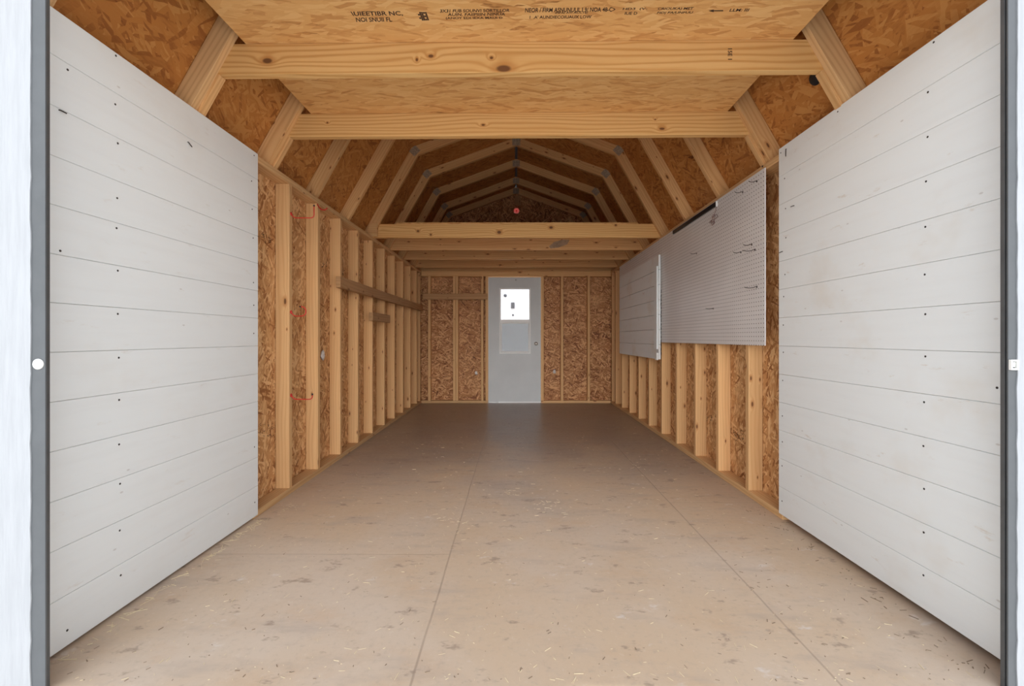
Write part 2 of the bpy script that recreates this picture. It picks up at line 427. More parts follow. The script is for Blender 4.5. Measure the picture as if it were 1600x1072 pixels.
# roof sheathing: four slopes, a slot at the ridge closed by a cap
for s, nm in ((-1,'left'), (1,'right')):
    lo = [(at_z(SH,1.89),1.89), (SH[1].x,SH[1].y), (SH2[1].x,SH2[1].y), (at_z(SH2,1.89),1.89)]
    o = MB().prism(mir(lo, s), 1.15, 6.72).build('ceiling', M['osb_roof'], grain=(0,1,0))
    tag(o, 'steep lower %s roof slope of orange strand board' % nm, 'roof', kind='structure')
    k = .016; bx = -SH[1].x; bz = (SH[2].y-SH[1].y)/SH[1].x
    up = [(SH[1].x,SH[1].y), (k, SH[2].y-k*bz), (k, SH2[2].y-k*bz), (SH2[1].x,SH2[1].y)]
    o = MB().prism(mir(up, s), 1.15, 6.72).build('ceiling', M['osb_roof'], grain=(1,0,0))
    tag(o, 'shallow upper %s roof slope of strand board' % nm, 'roof', kind='structure')
cap = [(.09, SH2[2].y-.09*bz+.003), (.09, SH2[2].y-.09*bz+.012), (0, SH2[2].y+.012), (0, SH2[2].y+.003)]
b = MB(); b.prism(mir(cap, 1), 1.15, 6.72); b.prism(mir(cap, -1), 1.15, 6.72)
tag(b.build('ceiling', M['roofing']), 'dark ridge cap over the ridge slot', 'roof', kind='structure')
for s, xw in ((-1, W0-.02), (1, W1+.02)):
    x2 = XC + s*at_z(SH, 1.895); x0, x1 = sorted((xw, x2))
    tag(MB().box(x0, x1, 1.2, 6.68, 1.88, 1.892).build('ceiling', M['siding']), kind='structure')

# white exterior trim beside the opening, rough edge
def rough_trim(name, xa, xb, edge, label):
    rnd = random.Random(3); b = MB(); n = 60; pts = []
    for i in range(n+1):
        z = -.12 + 2.3*i/n; pts.append((edge + rnd.uniform(-.0016,.0016), z))
    other = xa if abs(xa-edge) > abs(xb-edge) else xb
    for i in range(n):
        b.prism([pts[i], pts[i+1], (other, pts[i+1][1]), (other, pts[i][1])], 1.1968, 1.1999)
    o = b.build(name, M['siding'], grain=(0,0,1)); tag(o, label, 'trim', kind='structure')
rough_trim('trim_1', -1.75, X(47,1.1968), X(47,1.1968), 'white textured siding edge left of the opening')
rough_trim('trim_2', X(1590,1.1968), 1.775, X(1590,1.1968), 'white textured siding edge right of the opening')

# grey steel jambs of the big opening
def jamb(s, flange, lip, label):
    j = empty('door_jamb', (flange[0], 1.2, 0)); tag(j, label, 'door jamb', 'steel jambs of the big opening')
    fo, fi = flange; li, lo = lip
    b = MB(); b.box(min(fo+s*.02,fi), max(fo+s*.02,fi), 1.2, 1.205, 0, 2.12)
    b.build('flange', M['greysteel'], j, bevel=.001)
    b = MB(); x0, x1 = sorted((li, lo)); b.box(x0, x1, 1.2145, 1.226, 0, 2.12)
    x0, x1 = sorted((lo, lo - s*.006)); b.box(x0, x1, 1.205, 1.2140, 0, 2.12)
    x0, x1 = sorted((li + s*.004, lo)); b.box(x0, x1, 1.2262, 1.2295, 0, 2.12)
    b.build('stop', M['greydark'], j, bevel=.0015)
    return j
jl = jamb(-1, (X(47,1.2), X(70.5,1.2)), (X(78.5,1.226), X(70.5,1.226)-.010), 'grey steel jamb at the left edge of the opening, with a round white plug')
MB().lathe((X(60,1.199), 1.2, Z(569,1.2)), (0,-1,0), [(0,.0145),(.003,.0145),(.005,.011)], 24).build('plug', M['plug'], jl)
jr = jamb(1, (X(1590,1.2), X(1575.5,1.2)), (X(1562.5,1.226), X(1575.5,1.226)+.010), 'grey steel jamb at the right edge of the opening, with a white latch keeper')
cx, cz = X(1581.5,1.2), Z(570,1.2)
b = MB(); b.box(cx-.011, cx-.007, 1.192, 1.1995, cz-.014, cz+.014); b.box(cx+.006, cx+.010, 1.192, 1.1995, cz-.014, cz+.014)
b.box(cx-.007, cx+.006, 1.192, 1.1995, cz-.014, cz-.009); b.box(cx-.007, cx+.006, 1.192, 1.1995, cz+.010, cz+.014); b.box(cx-.003,cx+.002,1.194,1.1995,cz-.006,cz+.008)
kp = b.build('keeper', M['plug'], jr, bevel=.0008); kp['label'] = 'white latch keeper'

# ------------------------------------------------------------------ white plank panels
def plank_panel(name, s, xf, y0, y1, zs, mat, label, screws):
    th = .018; b = MB(); xb = xf + s*th
    for zt, zb in zip(zs[:-1], zs[1:]):
        x0, x1 = sorted((xf, xb)); g2 = .0005
        q = .0016       # eased edges along every joint
        pts = [(xb, zb+g2), (xf+s*q, zb+g2), (xf, zb+g2+q), (xf, zt-g2-q), (xf+s*q, zt-g2), (xb, zt-g2)]
        b.prism(pts, y0, y1)
    x0, x1 = sorted((xb - s*.001, xb + s*.0005))
    b.box(x0, x1, y0+.002, y1-.002, zs[-1]+.004, zs[0]-.004)
    o = b.build(name, mat, grain=(0,1,0)); tag(o, label, 'wall panel', 'white plank panels beside the opening')
    org = o.location.copy()
    for (px, py) in screws:
        d = F*xf/(px-VX); z = Z(py, d)
        c = MB().lathe((xf + s*.001, d, z), (-s,0,0), [(0,.0036),(.0018,.0036),(.0022,.0026)], 10)
        c.build('screw', M['screw'], o)
    return o
lz = [1.985 if False else H + (VY-py)*1.323/F for py in (8,82,162,241,318,395.5,472.5,550.6,629,707,786,864.5,945,1028)]
ls = [(181,87),(180,163),(184,224),(183,309.6),(182,356.5),(184,423),(184,490.5),(185.5,559),(186,625),(186,694.5),(187.5,756),(187,829),(188.5,899),
      (397,243),(393,283),(394,327),(395.5,372),(396,441.5),(396.5,477),(396.5,521),(397.5,698.5),(398,785), (105.6,109),(94,392),(105,985)]
PL = plank_panel('plank_panel', -1, -1.402, 1.292, 1.402*F/402, lz, M['white'], 'clean white plank panel covering the wall just inside the left jamb', ls)
rz = [H + (VY-py)*1.294/F for py in (-14,67,147.6,229,310,390,471,551,631.7,712,791.5,872,952.6,1031)]
rs = [(1459,66),(1450,144),(1449.5,214),(1447,283.5),(1446,354.5),(1445,429),(1446,491),(1446,557),(1444,628.5),(1443,697),(1444,764),(1443.5,832),(1443,899),
      (1309,174.5),(1220,239),(1226,279),(1227.5,326),(1228,371.5),(1226.5,429),(1224.5,463.5),(1224,508),(1224,550.5),(1223,594.5),(1222.5,650),(1222.5,690.5),(1222,728),(1222,783),(1558,606)]
PR = plank_panel('plank_panel', 1, 1.428, 1.292, 1.428*F/412, rz, M['whitedirty'], 'scuffed white plank panel covering the wall just inside the right jamb', rs)

# ------------------------------------------------------------------ wall framing
ORD = ['first','second','third','fourth','fifth','sixth','seventh','eighth','ninth','tenth','eleventh','twelfth']
def bx(name, x0,x1,y0,y1,z0,z1, mat, grain, label, cat, group=None, bevel=.003, parent=None):
    o = MB().box(x0,x1,y0,y1,z0,z1).build(name, mat, parent, grain, bevel)
    if parent is None: tag(o, label, cat, group)
    return o
ZS0, ZS1, ZT = .038, 1.935, 1.973
bx('bottom_plate', W0+.001, XL, 2.36, YB, 0.0, ZS0-.0005, M['plate'], (0,1,0), 'pine bottom plate on the floor along the left wall, under its studs', 'wall plate', 'wall plates')
bx('bottom_plate', XR, W1-.001, 2.35, YB, 0.0, ZS0-.0005, M['plate'], (0,1,0), 'pine bottom plate on the floor along the right wall, under its studs', 'wall plate', 'wall plates')
bx('top_plate', W0+.001, XL, 2.36, YB, ZS1+.0005, ZT-.001, M['plate'], (0,1,0), 'pine top plate along the left wall, under the rafter feet', 'wall plate', 'wall plates')
bx('top_plate', XR, W1-.001, 2.35, YB, ZS1+.0005, ZT-.001, M['plate'], (0,1,0), 'pine top plate along the right wall, behind the pegboard edge', 'wall plate', 'wall plates')
lys = [2.73,3.125,3.525,3.92,4.315,4.715,5.11,5.495,5.88,6.26,6.49]
for i, y in enumerate(lys):
    lab = '%s pine stud of the left wall counted from the white plank panel' % ORD[i]
    if i == 0: lab = 'stud of the left wall nearest the white plank panel, with red hooks on it'
    if i == 10: lab = 'pine stud of the left wall standing in the back corner'
    bx('wall_stud', W0+.002, XL, y, y+.038, ZS0, ZS1, M['stud'], (0,0,1), lab, 'stud', 'studs of the left wall')
rys = [2.69,3.09,3.48,3.885,4.28,4.69,5.08,5.48,5.88,6.25,6.49]
for i, y in enumerate(rys):
    lab = '%s pine stud of the right wall counted from the white plank panel' % ORD[i]
    if i == 0: lab = 'pine stud of the right wall nearest the white plank panel, below the pegboard'
    if i == 10: lab = 'pine stud of the right wall standing in the back corner'
    bx('wall_stud', XR, W1-.002, y, y+.038, ZS0, ZS1, M['stud'], (0,0,1), lab, 'stud', 'studs of the right wall')
# back wall
zbt = Z(432, YB)
bs = [(-1.303,'narrow stud in the back wall nearest the left corner'),(-.930,'left stud of the doubled pair in the back wall'),(-.889,'right stud of the doubled pair in the back wall'),
      (-.512,'stud in the back wall second from the left side of the white door'),(-.445,'stud in the back wall tight against the left side of the white door'),
      (.3895,'stud in the back wall tight against the knob side of the white door'),(.682,'stud in the back wall midway between the door knob side and the right corner'),(1.081,'stud in the back wall nearest the right corner')]
for x, lab in bs:
    bx('wall_stud', x, x+.038, YB, 6.648, ZS0, zbt, M['stud'], (0,0,1), lab, 'stud', 'studs of the back wall')
bx('bottom_plate', XL+.002, door_x0-.006, YB, 6.648, 0, ZS0-.0005, M['plate'], (1,0,0), 'short pine bottom plate left of the back door', 'wall plate', 'wall plates')
bx('bottom_plate', door_x1+.006, XR-.002, YB, 6.648, 0, ZS0-.0005, M['plate'], (1,0,0), 'short pine bottom plate right of the back door', 'wall plate', 'wall plates')
bx('top_plate', XL+.002, XR-.002, YB, 6.648, zbt+.0005, ZT-.001, M['pine'], (1,0,0), 'pine top plate across the back wall above the white door', 'wall plate', 'wall plates')
bx('header_board', XL+.002, XR-.002, 6.548, 6.648, ZT-.0005, ZT+.10, M['pine'], (1,0,0), 'pine header board on the back top plate, under the edge of the back loft', 'board')
bx('blocking_board', XL+.03, X(762,6.522), 6.522, YB-.0005, Z(468,6.522), Z(458.7,6.522), M['old'], (1,0,0), 'flat board nailed across the back wall studs left of the white door', 'board')
bx('ledger_board', XL+.0005, XL+.038, 3.436, 6.515, 1.370, 1.457, M['old'], (0,1,0), 'long weathered board nailed across the left wall studs', 'board')
bx('wood_block', XL+.0005, XL+.038, 4.216, 4.80, 1.141, 1.222, M['old'], (0,1,0), 'short weathered block nailed to the left studs below the long board', 'board')

# ------------------------------------------------------------------ roof trusses
def plate_quad(c, ux, uz, w, h, y):
    """small steel plate on the front face of a frame: centre (x,z), axis direction"""
    a = V((ux, uz)).normalized(); n = V((-a.y, a.x)); c = V(c)
    return MB().prism([tuple(c + a*w*i + n*h*j) for i, j in ((-.5,-.5),(.5,-.5),(.5,.5),(-.5,.5))], y-.0018, y-.0001)
SKEW = math.radians(-.7)     # the frames stand a touch out of square
def truss(y, label, cleats=False, blocks=False):
    t = empty('roof_truss', (XC, y, ZT)); t.rotation_euler.z = SKEW if y < 3 else SKEW*.35 if y < 6.5 else 0; tag(t, label, 'roof frame', 'gambrel roof frames')
    y1 = y + .038
    for s in (-1, 1):
        lo = [(at_z(IN,ZT), ZT), (IN[1].x,IN[1].y), (OUT[1].x,OUT[1].y), (at_z(OUT,ZT), ZT)]
        MB().prism(mir(lo, s), y, y1).build('lower_rafter', M['plate'] if y < 2 else M['pine'], t, grain=(s*IN[3].x, 0, IN[3].y), bevel=.002)
        up = [(IN[1].x,IN[1].y), (.0005, IN[2].y), (.0005, OUT[2].y), (OUT[1].x,OUT[1].y)]
        MB().prism(mir(up, s), y, y1).build('upper_rafter', M['pine'], t, grain=(-s*HK, 0, ZP-ZK), bevel=.002)
        plate_quad((XC+s*HK, ZK), -s*(HF-HK)/2 - s*HK/2*.6, (ZK-ZF)/2*.8 + (ZP-ZK)/2, .085, .075, y).build('gusset_plate', M['metal'], t)
        if cleats:
            sh = .014
            a = IN[3]; n = V((a.y, -a.x)); zi = 2.146
            pi = V((at_z(IN, zi), zi)) - V((sh, 0)); po = pi + n*.089
            poly = [(at_z(IN,ZT)-sh, ZT), tuple(pi), tuple(po), (at_z(OUT,ZT)-sh, ZT)]
            MB().prism(mir(poly, s), y1+.0003, y1+.0378).build('cleat', M['pine'], t, grain=(s*a.x, 0, a.y), bevel=.0015)
        if blocks and s < 0:
            MB().prism([(XC-1.51, ZT+.001), (XC-1.372, ZT+.001), (XC-1.372, ZT+.138), (XC-1.44, ZT+.138)], y-.02, y-.0005).build('foot_block', M['pine'], t, grain=(1,0,0), bevel=.002)
    MB().box(XC-.045, XC+.045, y-.0018, y-.0001, ZP-.05, ZP+.03).build('gusset_plate', M['metal'], t)
    return t
ty = [1.902 + .61*(n-1) for n in range(9)]
TL = ['gambrel rafter frame just inside the opening, mostly above the picture',
      'gambrel rafter frame holding up the front beam with the dark knots',
      'gambrel rafter frame holding up the second front beam',
      'first free-standing gambrel rafter frame behind the second front beam',
      'second free-standing gambrel rafter frame behind the second front beam',
      'gambrel rafter frame over the nearest joist of the back loft',
      'gambrel rafter frame over the second joist of the back loft',
      'gambrel rafter frame over the third joist of the back loft',
      'gambrel rafter frame over the fourth joist of the back loft']
for i, y in enumerate(ty): truss(y, TL[i], cleats=i in (1,2), blocks=i == 5)
gt = truss(6.605, 'gambrel rafter frame flat against the dark gable')
MB().box(XC-.019, XC+.07, 6.606, 6.642, 2.98, IN[2].y-.03).build('king_post', M['old'], gt, grain=(0,0,1))

# ------------------------------------------------------------------ joists and lofts
def joist(y, z0, z1, mat, label, group, inset=0.0):
    poly = mir([(at_z(OUT,z0)-inset, z0), (at_z(OUT,z1)-inset, z1)], 1) + mir([(at_z(OUT,z1)-inset, z1), (at_z(OUT,z0)-inset, z0)], -1)
    o = MB().prism(poly, y, y+.038).build('loft_joist', mat, grain=(1,0,0), bevel=.0025)
    o.rotation_euler.z = SKEW if y < 3 else SKEW*.35
    return tag(o, label, 'joist', group)
JZ0, JZ1 = 2.149, 2.2845
# placed knots of the front beams: uv of the beam's front face = (x + offset, -z + offset)
def face_uv(x, z, n=V((0,-1,0)), g=V((1,0,0))):
    v1 = n.cross(g); off = round(n.y*2)*.291
    return x + off*1.7, V((0,0,z)).dot(v1) + off
def kn(px, py, y, ra, rb):
    u, v = face_uv(X(px,y), Z(py,y)); return (u, v, ra, rb)
k1 = [kn(415,92,1.94,.024,.013), kn(673,86.5,1.94,.013,.008), kn(768,90,1.94,.008,.007), kn(787,107,1.94,.036,.017), kn(651,92,1.94,.006,.008)]
k2 = [kn(755,195,2.55,.011,.006), kn(1033.5,202.5,2.55,.017,.008), kn(1023,188,2.55,.005,.004), kn(510,190,2.55,.006,.005)]
k3 = [kn(780,363,4.38,.022,.017), kn(861,355.5,4.38,.02,.014), kn(653,361,4.38,.014,.012), kn(962,352,4.38,.012,.010), kn(673,366.5,4.38,.010,.012), kn(584.,358,4.38,.02,.008)]
FB = ((.75,.45,.175), (.54,.25,.065), (.67,.34,.105))
M['beam1'] = lumber('front_beam_pine', *FB, knots=k1, freq=230)
M['beam2'] = lumber('second_beam_pine', *FB, knots=k2, freq=300)
M['beam3'] = lumber('back_loft_pine', *FB, knots=k3, freq=300)
j1 = joist(1.94, JZ0, JZ1, M['beam1'], 'pine beam nearest the opening, with a big oval knot and dark knots', 'beams under the front loft')
j2 = joist(2.55, JZ0, JZ1, M['beam2'], 'second pine beam under the front loft, at the rear edge of its deck', 'beams under the front loft')
JN = ['nearest joist of the back loft, resting on the wall plates', 'second joist of the back loft, with a grey smudge', 'third joist of the back loft', 'fourth joist of the back loft, nearest the back wall']
js = [joist(4.38+.61*i, ZT+.001, ZT+.139, M['beam3'] if i == 0 else M['pine'], JN[i], 'joists under the back loft', .002) for i in range(4)]
y = 4.99
MB().prism([(X(858,y),Z(385,y)),(X(866,y),Z(378,y)),(X(880,y),Z(374.5,y)),(X(890,y),Z(375,y)),(X(886,y),Z(382,y)),(X(872,y),Z(387,y)),(X(860,y),Z(388.5,y))], y-.0007, y-.0001).build('smudge', M['smudge'], js[1])['label'] = 'grey smudge'

dk = MB().box(XC-1.213, XC+1.2075, 1.29, 2.59, JZ1+.0005, JZ1+.016).build('loft_deck', M['osb_deck'], grain=(1,0,0)); tag(dk, 'strand board loft deck with printed lettering, on the two front beams', 'loft deck')
dk.rotation_euler.z = SKEW
dk2 = MB().box(XC-1.2, XC+1.2, 4.38, 6.60, ZT+.1395, ZT+.154).build('loft_deck', M['osb_deck'], grain=(1,0,0)); tag(dk2, 'strand board deck of the back loft, on its four joists', 'loft deck')

# printed lettering on the underside of the front deck
def text_mesh(body, shear=0.0):
    cu = bpy.data.curves.new('lettering', 'FONT'); cu.body = body; cu.size = 1; cu.shear = shear; cu.offset = .022; cu.resolution_u = 3
    o = bpy.data.objects.new('lettering_curve', cu); COL.objects.link(o)
    dg = bpy.context.evaluated_depsgraph_get(); me = o.evaluated_get(dg).to_mesh()
    vs = [v.co.copy() for v in me.vertices]; fs = [list(p.vertices) for p in me.polygons]
    o.evaluated_get(dg).to_mesh_clear(); bpy.data.objects.remove(o); bpy.data.curves.remove(cu)
    return vs, fs
ZD = JZ1 + .0005
def deck_pt(px, py): return hit(px, py, (0,0,ZD), (0,0,1))
def lettering(mb, body, px0, px1, py0, py1, shear=0.0):
    vs, fs = text_mesh(body, shear)
    lx, hx = min(v.x for v in vs), max(v.x for v in vs); ly, hy = min(v.y for v in vs), max(v.y for v in vs)
    out = []
    for v in vs:
        a = (v.x-lx)/(hx-lx); c = (v.y-ly)/(hy-ly)
        p = deck_pt(px0 + (px1-px0)*a, py1 + (py0-py1)*c); out.append((p.x, p.y, ZD-.0004))
    mb.add(out, fs)
b = MB()
lettering(b, "\\UIEETIBR NC,", 547, 630, 15.5, 23.5, -.2); lettering(b, "NOI SNUII FL", 555, 613, 25, 32, -.2)
o = b.build('lettering', M['ink'], dk); o['label'] = 'large black lettering'
b = MB()
p = [deck_pt(*q) for q in ((652,17.5),(667,17.5),(671,30.5),(657,31))]
for i in range(5):
    for j in range(5):
        if (i*7+j*3) % 6 == 0: continue
        q = []
        for (u, w) in ((i/5,j/5),((i+.93)/5,j/5),((i+.93)/5,(j+.92)/5),(i/5,(j+.92)/5)):
            q.append(p[0].lerp(p[1],u).lerp(p[3].lerp(p[2],u), w))
        b.add([(w.x,w.y,ZD-.0004) for w in q], [[0,1,2,3]])
o = b.build('lettering', M['ink'], dk); o['label'] = 'square black stamp'
b = MB()
lettering(b, "3X31 FUB SOUNVI SORTILLOR", 688, 797, 13.5, 18.5, .1); lettering(b, "AUIN. FAIIPIIIN NINUA", 700, 790, 19.5, 24, .1); lettering(b, "(ANOY EDI IEXA MAUI D", 697, 786, 25.5, 30, -.1)
o = b.build('lettering', M['ink'], dk); o['label'] = 'three short rows of small black lettering left of centre'
b = MB()
lettering(b, "NEOR / FIRM ASNUNUUL I 9/ NOA 48-C>", 821, 962, 12.5, 19.5, .15); lettering(b, "INFAI AVI ACCTE/", 868, 920, 18.5, 22, .15); lettering(b, "I  .A' AUNDIECOIUAUX LOW", 828, 925, 24.5, 29.5, .1)
o = b.build('lettering', M['ink'], dk); o['label'] = 'long rows of small black lettering right of centre'
b = MB()
lettering(b, "HD3  (V-", 973, 1012, 13.5, 18, .2); lettering(b, "IUE D", 976, 996, 20, 24.5, .2)
o = b.build('lettering', M['ink'], dk); o['label'] = 'tiny pair of short printed rows'
b = MB()
lettering(b, "CRIOUKA) MET", 1028, 1084, 13.5, 18.5, .35); lettering(b, "FID| FA/UNFUU", 1026, 1083, 20, 24.5, .35)
o = b.build('lettering', M['ink'], dk); o['label'] = 'slanted pair of printed rows'
b = MB()
lettering(b, "LLM: III", 1138, 1170, 16.5, 21, .35)
o = b.build('lettering', M['ink'], dk); o['label'] = 'short slanted print at the right end'
b = MB()
w = [deck_pt(*k) for k in ((1106,19.6),(1115,17.4),(1114,18.7),(1129,18.7),(1129,20.3),(1114,20.3),(1115,21.8))]
b.add([(k.x,k.y,ZD-.0004) for k in w], [list(range(len(w)))])
o = b.build('lettering', M['ink'], dk); o['label'] = 'printed arrow'
# small upright stamp on the front beam
b = MB(); vs, fs = text_mesh("15E 1")
lx, hx = min(v.x for v in vs), max(v.x for v in vs); ly, hy = min(v.y for v in vs), max(v.y for v in vs)
yy = 1.94
b.add([(X(1135.5 + 6.5*(v.y-ly)/(hy-ly), yy), yy-.0004, Z(78.5 + 17.5*(v.x-lx)/(hx-lx), yy)) for v in vs], fs)
o = b.build('stamp', M['ink'], j1); o['label'] = 'small upright ink stamp'

# illegible print on the wall boards
def scribble(parent, x, px0, px1, py0, py1, n, seed):
    rnd = random.Random(seed); b = MB(); s = 1 if x > 0 else -1
    for i in range(n):
        cx = rnd.uniform(px0, px1); cy = rnd.uniform(py0, py1)
        L = rnd.uniform(2, 5.5); th = rnd.uniform(.5, 1.0); a = rnd.choice((-.5,-.45,.9,.1,1.3))
        q = []
        for (u, w) in ((-.5,-.5),(.5,-.5),(.5,.5),(-.5,.5)):
            px = cx + (u*L*math.cos(a) - w*th*math.sin(a))*.6; py = cy + u*L*math.sin(a) + w*th*math.cos(a)
            d = F*x/(px-VX); q.append((x - s*.0005, d, Z(py, d)))
        b.add(q, [[0,1,2,3]])
    b.build('print', M['ink'], parent)
scribble(wl, W0, 402, 413, 362, 371, 16, 1); scribble(wl, W0, 414, 423, 366, 383, 18, 2); scribble(wl, W0, 405, 428, 662, 682, 30, 3)
scribble(wl, W0, 503, 511, 410, 422, 10, 4); scribble(wl, W0, 533, 538, 420, 431, 12, 5); scribble(wr, W1, 1146, 1164, 668, 688, 28, 6); scribble(wr, W1, 1104, 1115, 649, 662, 14, 7)

# ------------------------------------------------------------------ back door
dr = empty('door_1', ((door_x0+door_x1)/2, 6.575, 0)); tag(dr, 'grey-white back door with a two-pane window and a round knob', 'door', kind='structure')
y0, y1 = 6.575, 6.615
dx0, dx1, dz0, dz1 = door_x0, door_x1, .012, door_top - .004
wx0, wx1, wz0, wz1 = X(782,y0), X(827.5,y0), Z(551,y0), Z(452,y0)
b = MB(); b.box(dx0, wx0, y0, y1, dz0, dz1); b.box(wx1, dx1, y0, y1, dz0, dz1); b.box(wx0, wx1, y0, y1, dz0, wz0); b.box(wx0, wx1, y0, y1, wz1, dz1)
b.build('door_leaf', M['door'], dr)
fw = .016; yf = y0 - .014
def ring(x0,x1,z0,z1,w,ya,yb_):
    b = MB(); b.box(x0-w, x0, ya, yb_, z0-w, z1+w); b.box(x1, x1+w, ya, yb_, z0-w, z1+w); b.box(x0, x1, ya, yb_, z1, z1+w); b.box(x0, x1, ya, yb_, z0-w, z0); return b
ring(wx0+.006, wx1-.006, wz0+.006, wz1-.004, .022, yf, y0-.0005).build('window_frame', M['frame'], dr, bevel=.002)
zm0, zm1 = Z(504.5,y0), Z(499.5,y0)
b = MB(); b.box(wx0+.007, wx1-.007, yf+.002, y0+.015, zm0, zm1); b.build('meeting_rail', M['frame'], dr, bevel=.002)
ring(wx0+.022, wx1-.022, wz0+.022, zm0-.014, .013, yf+.004, y0+.012).build('lower_sash', M['frame'], dr, bevel=.002)
MB().box(wx0, wx1, y0+.020, y0+.024, zm1-.005, wz1).build('window_pane', M['glass'], dr)['label'] = 'clear upper pane'
MB().box(wx0, wx1, y0+.013, y0+.016, wz0, zm0+.004).build('window_pane', M['hazy'], dr)['label'] = 'hazy grey lower pane'
MB().box(X(779,y0), dx1-.002, y0-.006, y0-.0005, .004, .020).build('light_leak_strip', M['frame'], dr)['label'] = 'white strip standing in for daylight leaking under the door'  # white strip put in place of the daylight leak under the door
kx, kz = X(837.5,y0), Z(537,y0)
MB().lathe((kx, y0, kz), (0,-1,0), [(0,.027),(.004,.027),(.007,.014),(.03,.011),(.036,.022),(.05,.026),(.062,.02),(.066,.006)], 20).build('door_knob', M['chrome'], dr)
MB().lathe((X(806,y0), y0, Z(437.5,y0)), (0,-1,0), [(0,.008),(.004,.006)], 10).build('screw', M['screw'], dr)

# what shows through the upper pane: a white wall with three small fixtures
nw = MB().box(-3, 3.2, 9.5, 9.7, -.12, 4.2).build('wall_neighbour', M['nwall']); tag(nw, 'bright white wall seen through the upper pane of the back door', 'wall', kind='structure')
y = 9.5
o = MB().lathe((X(789.5,y), y-.0005, Z(462,y)), (0,-1,0), [(0,.034),(.03,.034),(.05,.026),(.06,.01)], 16).build('wall_lamp', M['fixture']); tag(o, 'small round grey fixture on the white wall seen through the back door window', 'wall lamp')
o = MB().box(X(798.5,y), X(804,y), y-.07, y-.0005, Z(482,y), Z(473,y)).build('meter_box', M['fixture'], bevel=.006); tag(o, 'grey rectangular box on the white wall seen through the back door window', 'box')
o = MB().lathe((X(801.5,y), y-.0005, Z(492.5,y)), (0,-1,0), [(0,.022),(.03,.022),(.05,.014)], 12).build('wall_tap', M['fixture']); tag(o, 'tiny grey oval fitting below the box on the white wall beyond the door', 'fitting')

# ------------------------------------------------------------------ pegboard side
XP = XR - .010
def peg(y0, y1, z0, z1, label):
    o = MB().box(XP, XP+.006, y0, y1, z0, z1).build('pegboard', M['peg'], grain=(0,1,0)); tag(o, label, 'pegboard', 'pegboard sheets on the right wall'); return o
zp0, zp1 = .931, 1.944
pg = peg(2.498, 4.33, zp0, zp1, 'white pegboard sheet on the right wall, nearest the white plank panel')
pg2 = peg(4.332, 5.98, zp0, zp1-.004, 'white pegboard sheet partly behind the hung white board panel')
for (px, py) in ((1191.5,260),(1003,395),(985,406.5),(968.5,420)):
    d = F*XP/(px-VX); par = pg if d < 4.33 else pg2
    MB().lathe((XP, d, Z(py,d)), (-1,0,0), [(0,.006),(.002,.006),(.0025,.004)], 10).build('screw', M['screw'], par)
# black bar along its top
d0, d1 = 3.09, 3.93
tb = empty('tool_bar', (XP-.012, d0, zp1-.035)); tag(tb, 'black magnetic tool bar along the top edge of the pegboard', 'tool rack')
MB().box(XP-.012, XP-.0005, d0, d1, zp1-.043, zp1-.010).build('magnet_strip', M['black'], tb, bevel=.002)
for d in (d0-.010, d1+.001): MB().box(XP-.010, XP-.0005, d, d+.009, zp1-.046, zp1-.008).build('end_bracket', M['frame'], tb, bevel=.001)
# hooks
def peg_hook(px, py, L, drop, label, up=.008):
    d = F*(XP-.004)/(px-VX); z = Z(py, d); b = MB()
    pts = [(XP, d, z), (XP-.012, d, z), (XP-.018, d+.002, z-drop*.4)]
    for i in range(7):
        a = i/6; pts.append((XP-.018-L*a, d+.003, z - drop + (drop*.6)*(1-a)**2 + up*a*a))
    b.tube(pts, .0019, 7); b.box(XP-.003, XP-.0005, d-.0035, d+.0035, z-.007, z+.005)
    o = b.build('peg_hook', M['wire']); tag(o, label, 'hook', 'wire hooks in the pegboard')
hk = [(1182,283,0.031,0.007,'wire hook near the top right corner of the pegboard'),(1160,300,0.031,0.007,'wire hook just in from the top right pegboard corner'),
      (1174,382,0.034,0.008,'upper hook of the close trio at mid height on the pegboard'),(1179,390,0.056,0.012,'long hook in the close trio at mid height on the pegboard'),(1157,394,0.031,0.007,'lower left hook of the close trio on the pegboard'),
      (1088,396,0.031,0.006,'single hook in the middle of the pegboard'),(1182,448,0.056,0.011,'long hook low beside the right edge of the pegboard'),(1114,482,0.037,0.006,'lowest hook on the pegboard, in the pale sheen')]
for h in hk: peg_hook(*h)
d = F*XP/(1119-VX)
b = MB(); rnd = random.Random(5); pts = []
for i in range(46):
    a = i/45*math.pi*5.2; r = .020 + .010*math.sin(i*.9)
    pts.append((XP-.008-.004*math.sin(i*1.3), d + .06*(i/45) + r*math.cos(a)*1.5, 1.835 - .0009*i + r*math.sin(a)))
b.tube([(XP-.006, d-.02, 1.895), (XP-.012, d-.012, 1.862)] + pts, .0013, 6)
tag(b.build('wire_coil', M['copperwire']), 'loose reddish wire coil hanging at the end of the black tool bar', 'wire')

# white board panel hung in front of the pegboard
hx = XP - .028
hp = empty('board_panel', (hx, 4.98, .76)); tag(hp, 'timeworn white board panel hung over the back end of the pegboard', 'wall panel')
b = MB(); n = 7; z0, z1 = .765, 1.785
ya, yb = F*hx/(1029-VX), F*hx/(968-VX)
for i in range(n):
    a = z0 + (z1-z0)*i/n; c = z0 + (z1-z0)*(i+1)/n
    q = .002; xb = hx+.02
    b.prism([(xb, a+.0018), (hx+q, a+.0018), (hx, a+.0018+q), (hx, c-.0018-q), (hx+q, c-.0018), (xb, c-.0018)], ya, yb)
b.box(hx+.0195, hx+.0205, ya+.003, yb-.003, z0+.005, z1-.005)
b.build('boards', M['whitegrey'], hp, grain=(0,1,0))
MB().box(hx-.016, hx-.0005, ya+.01, ya+.09, z0+.10, z1-.11).build('batten', M['whitegrey'], hp, grain=(0,0,1), bevel=.002)
